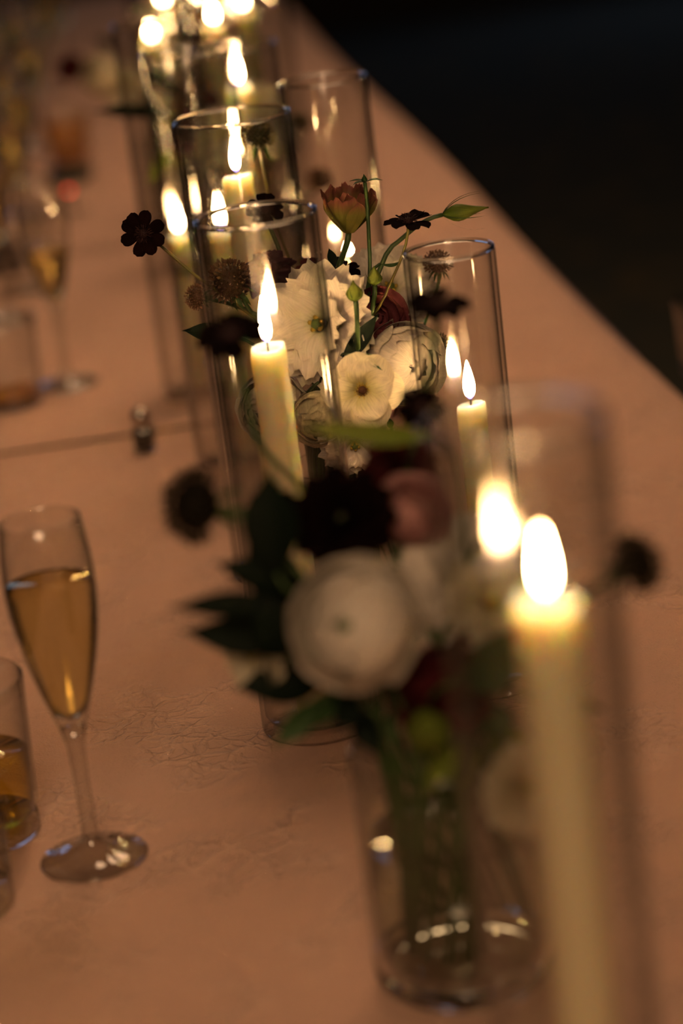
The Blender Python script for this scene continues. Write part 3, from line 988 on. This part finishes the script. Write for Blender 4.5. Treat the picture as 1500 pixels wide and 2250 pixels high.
F('scabiosa', 'scabiosa', 566, 300, 1.57, 36, (-0.05, 0.98, 0.12), 'scabiosa_green', 'greenish brown scabiosa pod rising on a thin stem inside the candle row', V2, via=(592, 450), stem='stem_olive', stem_r=0.0008, sep=6, slen=1.35)
F('cosmos', 'black_cosmos', 582, 460, 1.50, 42, (0.1, 0.5, 0.6), 'petal_black', 'nearly black cosmos hanging below the scabiosa pod', V2, via=(610, 540))
F('dahlia', 'plum_dahlia', 592, 585, 1.49, 66, (0.05, 0.55, -0.6), 'petal_plum', 'round plum coloured bloom seen through the candle glass', V2)
F('scabiosa', 'scabiosa', 505, 618, 1.47, 46, (-0.35, 0.8, 0.4), 'scabiosa_brown', 'fuzzy brown scabiosa head beside the plum bloom', V2, flat=1.0)
F('scabiosa', 'scabiosa', 432, 652, 1.48, 26, (-0.9, 0.3, 0.2), 'scabiosa_brown', 'small fuzzy brown scabiosa peeping past the cylinder edge', V2)
F('ranunculus', 'white_ranunculus', 600, 900, 1.46, 72, (-0.3, -0.05, 0.9), 'petal_white', 'white ranunculus low behind the candle', V2, eye=None)
F('ranunculus', 'white_ranunculus', 700, 920, 1.45, 58, (-0.1, -0.1, 0.95), 'petal_cream', 'creamy ranunculus half hidden below the open lisianthus', V2, eye=None)
F('lisianthus', 'pink_lisianthus', 915, 900, 1.49, 56, (0.5, -0.1, 0.8), 'petal_pink', 'dusty pink lisianthus low behind the short candle', V2)
F('lisianthus', 'white_lisianthus', 780, 985, 1.45, 66, (0.0, -0.35, 0.9), 'petal_white', 'white lisianthus lowest in the middle bouquet', V2)
F('scabiosa', 'scabiosa', 968, 760, 1.49, 26, (0.8, 0.4, 0.3), 'scabiosa_green', 'small green scabiosa head behind the short flame', V2, sep=7)
F('cosmos', 'burgundy_cosmos', 680, 590, 1.50, 34, (-0.1, 0.8, 0.5), 'petal_burgundy', 'burgundy cosmos beside the white upward lisianthus', V2)
leafpx(V2, 'green_leaf', (520, 742, 1.43), (402, 726, 1.43), 46, 'leaf_dark_shaded', 'dark pointed leaf poking out past the cylinder', 0.3)
leafpx(V2, 'green_leaf', (748, 800, 1.42), (830, 690, 1.42), 40, 'leaf_dark_shaded', 'dark green leaf lying across the mauve rose', 0.2)
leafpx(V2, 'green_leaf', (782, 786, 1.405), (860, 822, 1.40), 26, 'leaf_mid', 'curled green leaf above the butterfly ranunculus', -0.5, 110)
leafpx(V2, 'green_leaf', (735, 590, 1.46), (722, 545, 1.46), 22, 'leaf_dark_shaded', 'small upright dark leaf under the peach lisianthus', 0.2)
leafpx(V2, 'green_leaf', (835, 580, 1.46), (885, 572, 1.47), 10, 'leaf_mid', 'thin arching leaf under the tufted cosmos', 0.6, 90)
leafpx(V2, 'green_leaf', (700, 840, 1.44), (735, 815, 1.44), 24, 'leaf_dark_shaded', 'small dark leaf below the open lisianthus', 0.2)
leafpx(V2, 'green_leaf', (860, 940, 1.43), (850, 915, 1.42), 16, 'leaf_dark_shaded', 'tiny dark leaf under the butterfly ranunculus', 0.2)

# ------------------------------------------------------------------ front bouquet (blurred)
F('ranunculus', 'white_ranunculus', 778, 1372, 1.10, 128, (-0.28, 0.38, 0.85), 'petal_ball', 'big round white ranunculus ball with a green eye', V1, roll=0.2)
F('lisianthus', 'white_lisianthus', 1015, 1262, 1.17, 128, (0.15, 0.55, 0.75), 'petal_white', 'white lisianthus beside the thick-looking candle', V1)
F('dahlia', 'black_dahlia', 745, 1125, 1.14, 118, (-0.1, 0.55, 0.8), 'petal_black', 'large nearly black dahlia above the ranunculus ball', V1)
F('scabiosa', 'scabiosa', 430, 1112, 1.13, 76, (-0.95, 0.25, 0.15), 'scabiosa_dark', 'dark scabiosa head sticking out sideways from the dark leaves', V1, via=(560, 1170), sep=8)
F('rose', 'burgundy_rose', 950, 1510, 1.13, 84, (0.15, 0.05, 0.95), 'petal_burgundy', 'deep burgundy rose under the white lisianthus', V1)
F('rose', 'pink_rose', 905, 1125, 1.17, 74, (0.25, 0.6, 0.7), 'petal_pink', 'dusty pink rose beside the nearly black dahlia', V1)
F('dahlia', 'burgundy_dahlia', 880, 1010, 1.20, 82, (0.15, 0.8, 0.5), 'petal_burgundy', 'burgundy dahlia under the lime leaf', V1)
F('cosmos', 'black_cosmos', 962, 668, 1.22, 72, (0.1, 0.93, 0.3), 'petal_black', 'blurred black cosmos in front of the slim cylinder rim', V1, via=(930, 890))
F('cosmos', 'black_cosmos', 925, 895, 1.20, 54, (0.1, 0.7, 0.6), 'petal_black', 'blurred black cosmos in front of the short candle foot', V1, via=(900, 1010))
F('cosmos', 'black_cosmos', 508, 735, 1.24, 76, (-0.1, 0.8, 0.45), 'petal_black', 'blurred black cosmos in front of the lisianthus candle flame', V1, via=(560, 960))
F('dahlia', 'black_dahlia', 580, 1120, 1.15, 70, (-0.5, 0.7, 0.5), 'petal_black', 'smaller nearly black dahlia among the dark leaves', V1)
F('scabiosa', 'scabiosa', 1398, 1238, 1.06, 60, (0.85, 0.45, 0.2), 'scabiosa_dark', 'brown scabiosa head beyond the thick-looking candle, apart from the bouquet', V1, via=(1180, 1440, 1.12))
F('lisianthus', 'cream_lisianthus', 1165, 1735, 1.10, 92, (0.35, 0.1, 0.9), 'petal_cream', 'creamy lisianthus drooping low over the vase', V1)
F('lisianthus', 'white_lisianthus', 545, 1440, 1.16, 82, (-0.75, 0.1, 0.6), 'petal_cream', 'pale lisianthus half hidden under the dark leaves', V1)
F('rose', 'burgundy_rose', 1040, 1440, 1.15, 58, (0.3, 0.3, 0.85), 'petal_burgundy', 'small burgundy rose near the thick-looking candle', V1)
F('bud', 'lisianthus_bud', 935, 1612, 1.12, 50, (-0.3, 0.2, 0.9), 'leaf_lime', 'lime green bud hanging under the burgundy rose', V1, 'bud')
F('bud', 'lisianthus_bud', 1100, 1130, 1.16, 22, (0.4, 0.9, 0.2), 'leaf_lime', 'blurred lime bud by the pink rose', V1, 'bud')
F('lisianthus', 'cream_lisianthus', 1090, 1325, 1.15, 96, (0.45, 0.35, 0.8), 'petal_cream', 'creamy lisianthus between the white one and the big candle', V1)
F('dahlia', 'burgundy_dahlia', 1035, 1560, 1.13, 62, (0.25, 0.0, 0.95), 'petal_burgundy', 'burgundy dahlia low at the vase rim', V1)
LF = [((640, 1330), (372, 1335), 62, 'leaf_dark_shaded', 'narrow dark leaf reaching out over the cloth from the ranunculus ball', 10),
      ((660, 1395), (400, 1388), 92, 'leaf_dark_shaded', 'broad dark leaf just under the narrow one', 12),
      ((720, 1490), (520, 1515), 110, 'leaf_dark_shaded', 'dark leaf at the base of the ranunculus ball', 15),
      ((610, 1260), (590, 1030), 130, 'leaf_dark_shaded', 'broad dark leaf standing up beside the dahlias', 15),
      ((660, 1300), (470, 1235), 70, 'leaf_dark_shaded', 'dark leaf below the sideways scabiosa', 15),
      ((660, 1330), (545, 1180), 120, 'leaf_dark_shaded', 'wide dark leaf behind the sideways scabiosa stem', 15),
      ((640, 1440), (560, 1330), 120, 'leaf_dark_shaded', 'wide dark leaf between ranunculus ball and narrow leaf', 15),
      ((700, 1540), (600, 1640), 60, 'leaf_mid', 'green leaf hanging under the ranunculus ball', 25),
      ((760, 1520), (650, 1610), 60, 'leaf_mid', 'second green leaf hanging under the ranunculus ball', 25),
      ((780, 1530), (735, 1600), 70, 'leaf_dark_shaded', 'small dark leaf under the ranunculus ball', 20),
      ((790, 1560), (830, 1660), 66, 'leaf_dark_shaded', 'dark leaf pointing down at the vase rim', 20),
      ((960, 960), (662, 938), 54, 'leaf_lime', 'lime green leaf lying level above the burgundy dahlia', 14),
      ((1040, 1480), (1130, 1380), 80, 'leaf_mid', 'green leaf behind the thick-looking candle', 20),
      ((1060, 1540), (1110, 1640), 80, 'leaf_mid', 'green leaf below the small burgundy rose', 20),
      ((1050, 1620), (1000, 1740), 70, 'leaf_lime', 'lime leaf drooping over the vase front', 20),
      ((1120, 1520), (1330, 1560), 56, 'leaf_mid', 'green leaf reaching past the thick-looking candle', 20),
      ((1120, 1640), (1180, 1820), 80, 'leaf_lime', 'lime leaf drooping low over the vase side', 20),
      ((1080, 1340), (1240, 1240), 60, 'leaf_lime', 'lime leaf beside the candle flame', 20),
      ((1010, 1490), (1160, 1450), 96, 'leaf_mid', 'broad green leaf in front of the small burgundy rose', 20),
      ((1000, 1640), (930, 1745), 64, 'leaf_lime', 'lime leaf hanging beside the lime bud', 25),
      ((1070, 1590), (1190, 1700), 84, 'leaf_lime', 'lime leaf above the drooping creamy lisianthus', 25),
      ((1090, 1650), (1060, 1790), 76, 'leaf_mid', 'green leaf hanging in front of the vase stems', 25),
      ((1060, 1180), (1150, 1080), 40, 'leaf_mid', 'small green leaf by the blurred lime bud', 20)]
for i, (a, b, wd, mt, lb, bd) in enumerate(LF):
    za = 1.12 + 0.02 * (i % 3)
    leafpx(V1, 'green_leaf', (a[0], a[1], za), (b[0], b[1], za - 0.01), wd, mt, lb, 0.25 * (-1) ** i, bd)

# ------------------------------------------------------------------ bouquets farther down the table
F('dahlia', 'burgundy_dahlia', 705, 385, 2.16, 30, (0.2, 0.7, 0.5), 'scabiosa_brown', 'brown red bloom behind the empty looking cylinder', V3)
F('dahlia', 'burgundy_dahlia', 435, 225, 2.3, 48, (-0.2, 0.7, 0.6), 'petal_burgundy', 'blurred burgundy dahlia seen through the narrow cylinder', V3)
F('dahlia', 'burgundy_dahlia', 660, 260, 2.3, 26, (0.3, 0.8, 0.4), 'scabiosa_green', 'blurred olive bloom seen through the empty looking cylinder', V3)
F('lisianthus', 'cream_lisianthus', 560, 215, 2.3, 48, (0.1, 0.7, 0.5), 'petal_cream', 'blurred creamy lisianthus behind the scabiosa pod', V3)
F('lisianthus', 'cream_lisianthus', 490, 290, 2.28, 56, (-0.2, 0.4, 0.8), 'petal_cream', 'second blurred creamy lisianthus between far cylinders', V3)
F('ranunculus', 'white_ranunculus', 610, 300, 2.3, 46, (0.1, 0.5, 0.8), 'petal_white', 'blurred white ranunculus behind the scabiosa pod', V3)
F('rose', 'burgundy_rose', 395, 300, 2.27, 36, (-0.5, 0.5, 0.6), 'petal_burgundy', 'blurred burgundy rose beside far leaves', V3)
for i, (a, b, wd, mt, lb) in enumerate([((400, 210), (300, 150), 36, 'leaf_dark_shaded', 'blurred dark leaf rising beside the narrow cylinder'),
        ((360, 250), (205, 245), 34, 'leaf_dark_shaded', 'blurred long dark leaf reaching out of the candle row'),
        ((370, 260), (320, 235), 34, 'leaf_mid', 'blurred green leaf beside the far dark leaf'),
        ((380, 330), (325, 405), 34, 'leaf_lime', 'blurred lime leaf hanging in the candle row')]):
    leafpx(V3, 'green_leaf', (a[0], a[1], 2.27), (b[0], b[1], 2.25), wd, mt, lb, 0.3)
F('dahlia', 'burgundy_dahlia', 458, 70, 2.9, 34, (0.1, 0.6, 0.7), 'petal_burgundy', 'blurred burgundy dahlia at the far candles', V4)
F('dahlia', 'burgundy_dahlia', 148, 145, 2.95, 32, (-0.4, 0.5, 0.7), 'petal_burgundy', 'lone blurred burgundy dahlia among the far glasses', V4)
F('ranunculus', 'white_ranunculus', 222, 165, 2.95, 42, (-0.4, 0.4, 0.8), 'petal_cream', 'blurred creamy ranunculus in the farthest bouquet', V4)
F('lisianthus', 'cream_lisianthus', 270, 190, 2.95, 42, (-0.2, 0.3, 0.9), 'petal_cream', 'blurred creamy lisianthus in the farthest bouquet', V4)
F('lisianthus', 'cream_lisianthus', 400, 130, 3.0, 40, (0.1, 0.5, 0.8), 'petal_cream', 'blurred creamy lisianthus behind the narrow cylinder', V4)
leafpx(V4, 'green_leaf', (260, 110, 2.95), (205, 82, 2.95), 24, 'leaf_dark_shaded', 'tiny blurred dark leaf in the farthest bouquet', 0.3)

# ------------------------------------------------------------------ glasses
def flute(px, py, H, rs, label, group=None, level=0.70):
    b = pixh(px, py, TABLE)
    t = thing('champagne_flute', b, label, 'champagne flute', group)
    rb, rm, rr = 0.031 * rs, 0.0255 * rs, 0.0225 * rs
    hb = H * 0.40                           # the bowl starts here
    out = [(0, 0.0004), (rb * .9, 0.0004), (rb, 0.0014), (rb * .98, 0.0026), (rb * .6, 0.0048), (rb * .25, 0.009), (0.0046, 0.016), (0.0042, hb * .6), (0.0050, hb * .88), (0.0075, hb)]
    bowl = [(0.0, 0.012 * 0), (0.16, 0.10), (0.42, 0.22), (0.68, 0.38), (0.88, 0.55), (0.99, 0.72), (1.0, 0.84), (0.96, 0.93), (rr / rm, 1.0)]
    o2 = [(0.0075 + (rm - 0.0075) * math.sin(PI / 2 * min(1, k / 0.72)) if k < .72 else rm + (rr - rm) * ((k - .72) / .28) ** 1.6, hb + (H - hb) * k) for k in [i / 12 for i in range(1, 13)]]
    th = 0.0011
    i2 = [(r - th, z) for r, z in reversed(o2)]
    inn = [(rr - th * .5, H + .0005)] + i2 + [(0.0040, hb + 0.006), (0, hb + 0.004)]
    fm = lathe('foot', out + [(0, hb + 0.001)], 44)
    for v in fm.vertices:                       # pressed foot, faintly rippled
        rr = math.hypot(v.co.x, v.co.y)
        if rr > 0.006 and 0.001 < v.co.z < 0.012:
            v.co.z += 0.0007 * math.sin(11 * math.atan2(v.co.y, v.co.x)) * math.sin(rr * 420)
    link('foot', fm, 'foot_glass', t)
    link('bowl', lathe('bowl', [(0.0074, hb + 0.0004)] + o2 + inn, 40), 'flute_glass', t)
    zl = hb + (H - hb) * level
    li = [(r - 0.0004, z) for r, z in [(0.0040, hb + 0.0068)] + list(reversed(i2)) if z < zl]
    r_end = li[-1][0]
    li = [(0, hb + 0.005)] + li + [(r_end, zl), (0, zl)]
    ch = link('champagne', lathe('champagne', li, 32), 'champagne', t)
    ch['label'] = 'pale golden champagne'
    return t

def tumbler(px, py, H, rb, rt, mat, label, level=0.5, group=None, sq=0.0):
    b = pixh(px, py, TABLE)
    t = thing('tumbler', b, label, 'glass', group)
    th = 0.0018
    n = 6
    o_ = [(0, 0.0006), (rb * .8, 0.0006), (rb * .95, 0), (rb, 0.002)] + [(rb + (rt - rb) * k / n, 0.002 + (H - .003) * k / n) for k in range(1, n + 1)]
    i_ = [(rt - th / 2, H)] + [(rb + (rt - rb) * k / n - th, 0.002 + (H - .003) * k / n) for k in range(n, 1, -1)] + [(rb - th, 0.012), (rb * .8, 0.010), (0, 0.010)]
    link('wall', lathe('wall', o_[4:] + i_[:-2], 40), 'flute_glass', t)
    link('base', lathe('base', o_[:4] + [(rb - .0006, 0.0095), (0, 0.0095)], 36), 'flute_glass', t)
    if mat:
        zl = H * level
        rl = rb + (rt - rb) * level - th - 0.0005
        link('drink', lathe('drink', [(0, .0106), (rb * .78, .0106), (rb - th - .0006, .013), (rl, zl), (0, zl)], 36), mat, t)
    return t

flute(208, 1888, 0.205, 1.0, 'champagne flute with sparkling foot beside the front bouquet', level=0.70)
flute(150, 846, 0.205, 1.0, 'half full champagne flute near the pepper shaker', level=0.45)
tumbler(-42, 1835, 0.098, 0.036, 0.040, 'yellow_drink', 'short tumbler with yellow drink beside the sparkling flute foot', 0.5)
tumbler(28, 888, 0.085, 0.030, 0.034, 'amber_drink', 'short tumbler beside the half full flute', 0.12)
G = 'blurred flutes standing together down the table'
lab = 'blurred champagne flute among the far glasses'
for px, py in ((20, 700), (60, 560), (-10, 470), (75, 470), (35, 400), (95, 330), (10, 300), (120, 210), (60, 250), (150, 160), (20, 180)):
    flute(px, py, 0.205, 1.0, lab, G, level=0.62)
tumbler(158, 372, 0.085, 0.030, 0.036, 'amber_drink', 'tumbler of amber drink beside the dark green dish', 0.85)
tumbler(60, 640, 0.085, 0.030, 0.034, None, 'empty short tumbler behind the half full flute')
tumbler(1570, 815, 0.07, 0.03, 0.034, None, 'short empty tumbler at the bare edge of the table')
tumbler(-100, 1996, 0.05, 0.034, 0.036, None, 'empty tumbler in front of the yellow drink')

# dark dish with the small red light
d = pixh(158, 398, TABLE)
t = thing('dark_dish', d, 'low dark green oval dish in front of the amber drink', 'dish')
me = lathe('bowl', [(0, 0.001), (0.022, 0.0), (0.030, 0.006), (0.036, 0.014), (0.0345, 0.0145), (0.028, 0.008), (0, 0.004)], 32)
link('bowl', me, 'dark_green', t)
d2 = pixh(153, 432, TABLE)
t = thing('indicator_light', d2, 'tiny glowing red light in front of the dark green dish', 'light')
link('housing', lathe('housing', [(0, 0), (.007, 0), (.007, .006), (.0055, .0075), (0, .0075)], 20), 'bottle_black', t)
link('red_lens', lathe('red_lens', [(0.0016, .0074), (.0016, .0085), (.001, .0096), (0, .010)], 14), 'red_led', t)
d3 = pixh(165, 470, TABLE)
t = thing('fallen_sprig', d3, 'small green leaf sprig lying on the cloth near the red light', 'leaf')
for k in range(3):
    link('leaf', leaf_mesh(0.024, 0.014, 20, seed=k), 'leaf_mid', t, Matrix.Translation((0, 0, .0035)) @ Matrix.Rotation(k * 2.1, 4, 'Z') @ Matrix.Rotation(-.15, 4, 'X'))

# black folded napkin on the far left
d = pixh(-6, 600, TABLE)
vs = []
t = thing('folded_napkin', d, 'black folded napkin beside the half full flute', 'napkin')
for k in range(5):
    link('fold', box('fold', -0.06, 0.036 - 0.002 * k, -0.03, 0.03, 0.0005 + 0.008 * k, 0.0085 + 0.008 * k, 0.003), 'black_cloth', t)

# pepper shaker
b = pixh(320, 992, TABLE)
t = thing('pepper_shaker', b, 'mini pepper shaker with domed metal cap standing at the cloth seam', 'pepper shaker')
bm = bmesh.new()
def sqr(prof, name, seg=32, p=5.0):
    me = lathe(name, prof, seg)
    for v in me.vertices:
        r = math.hypot(v.co.x, v.co.y)
        if r > 1e-6:
            c, s_ = abs(v.co.x / r), abs(v.co.y / r)
            k = 1 / ((c ** p + s_ ** p) ** (1 / p))
            v.co.x *= k; v.co.y *= k
    return me
Rz = Matrix.Rotation(-YAW, 4, 'Z')
link('glass_body', sqr([(0, 0.0006), (.009, .0006), (.0098, .0016), (.0100, .020), (.0085, .0235), (.0070, .025), (.0064, .025), (.0078, .022), (.0090, .0195), (.0088, .0045), (0, .0040)], 'glass_body'), 'vase_glass', t, Rz)
link('pepper', sqr([(0, .0045), (.0086, .0047), (.0088, .0195), (.0075, .0215), (0, .0215)], 'pepper'), 'pepper', t, Rz)
link('cap', lathe('cap', [(.0078, .0245), (.0082, .026), (.0082, .032), (.0078, .0355), (.0062, .0385), (.0034, .0402), (0, .0408)], 28), 'steel', t)
print('HURRICANES', HUR)
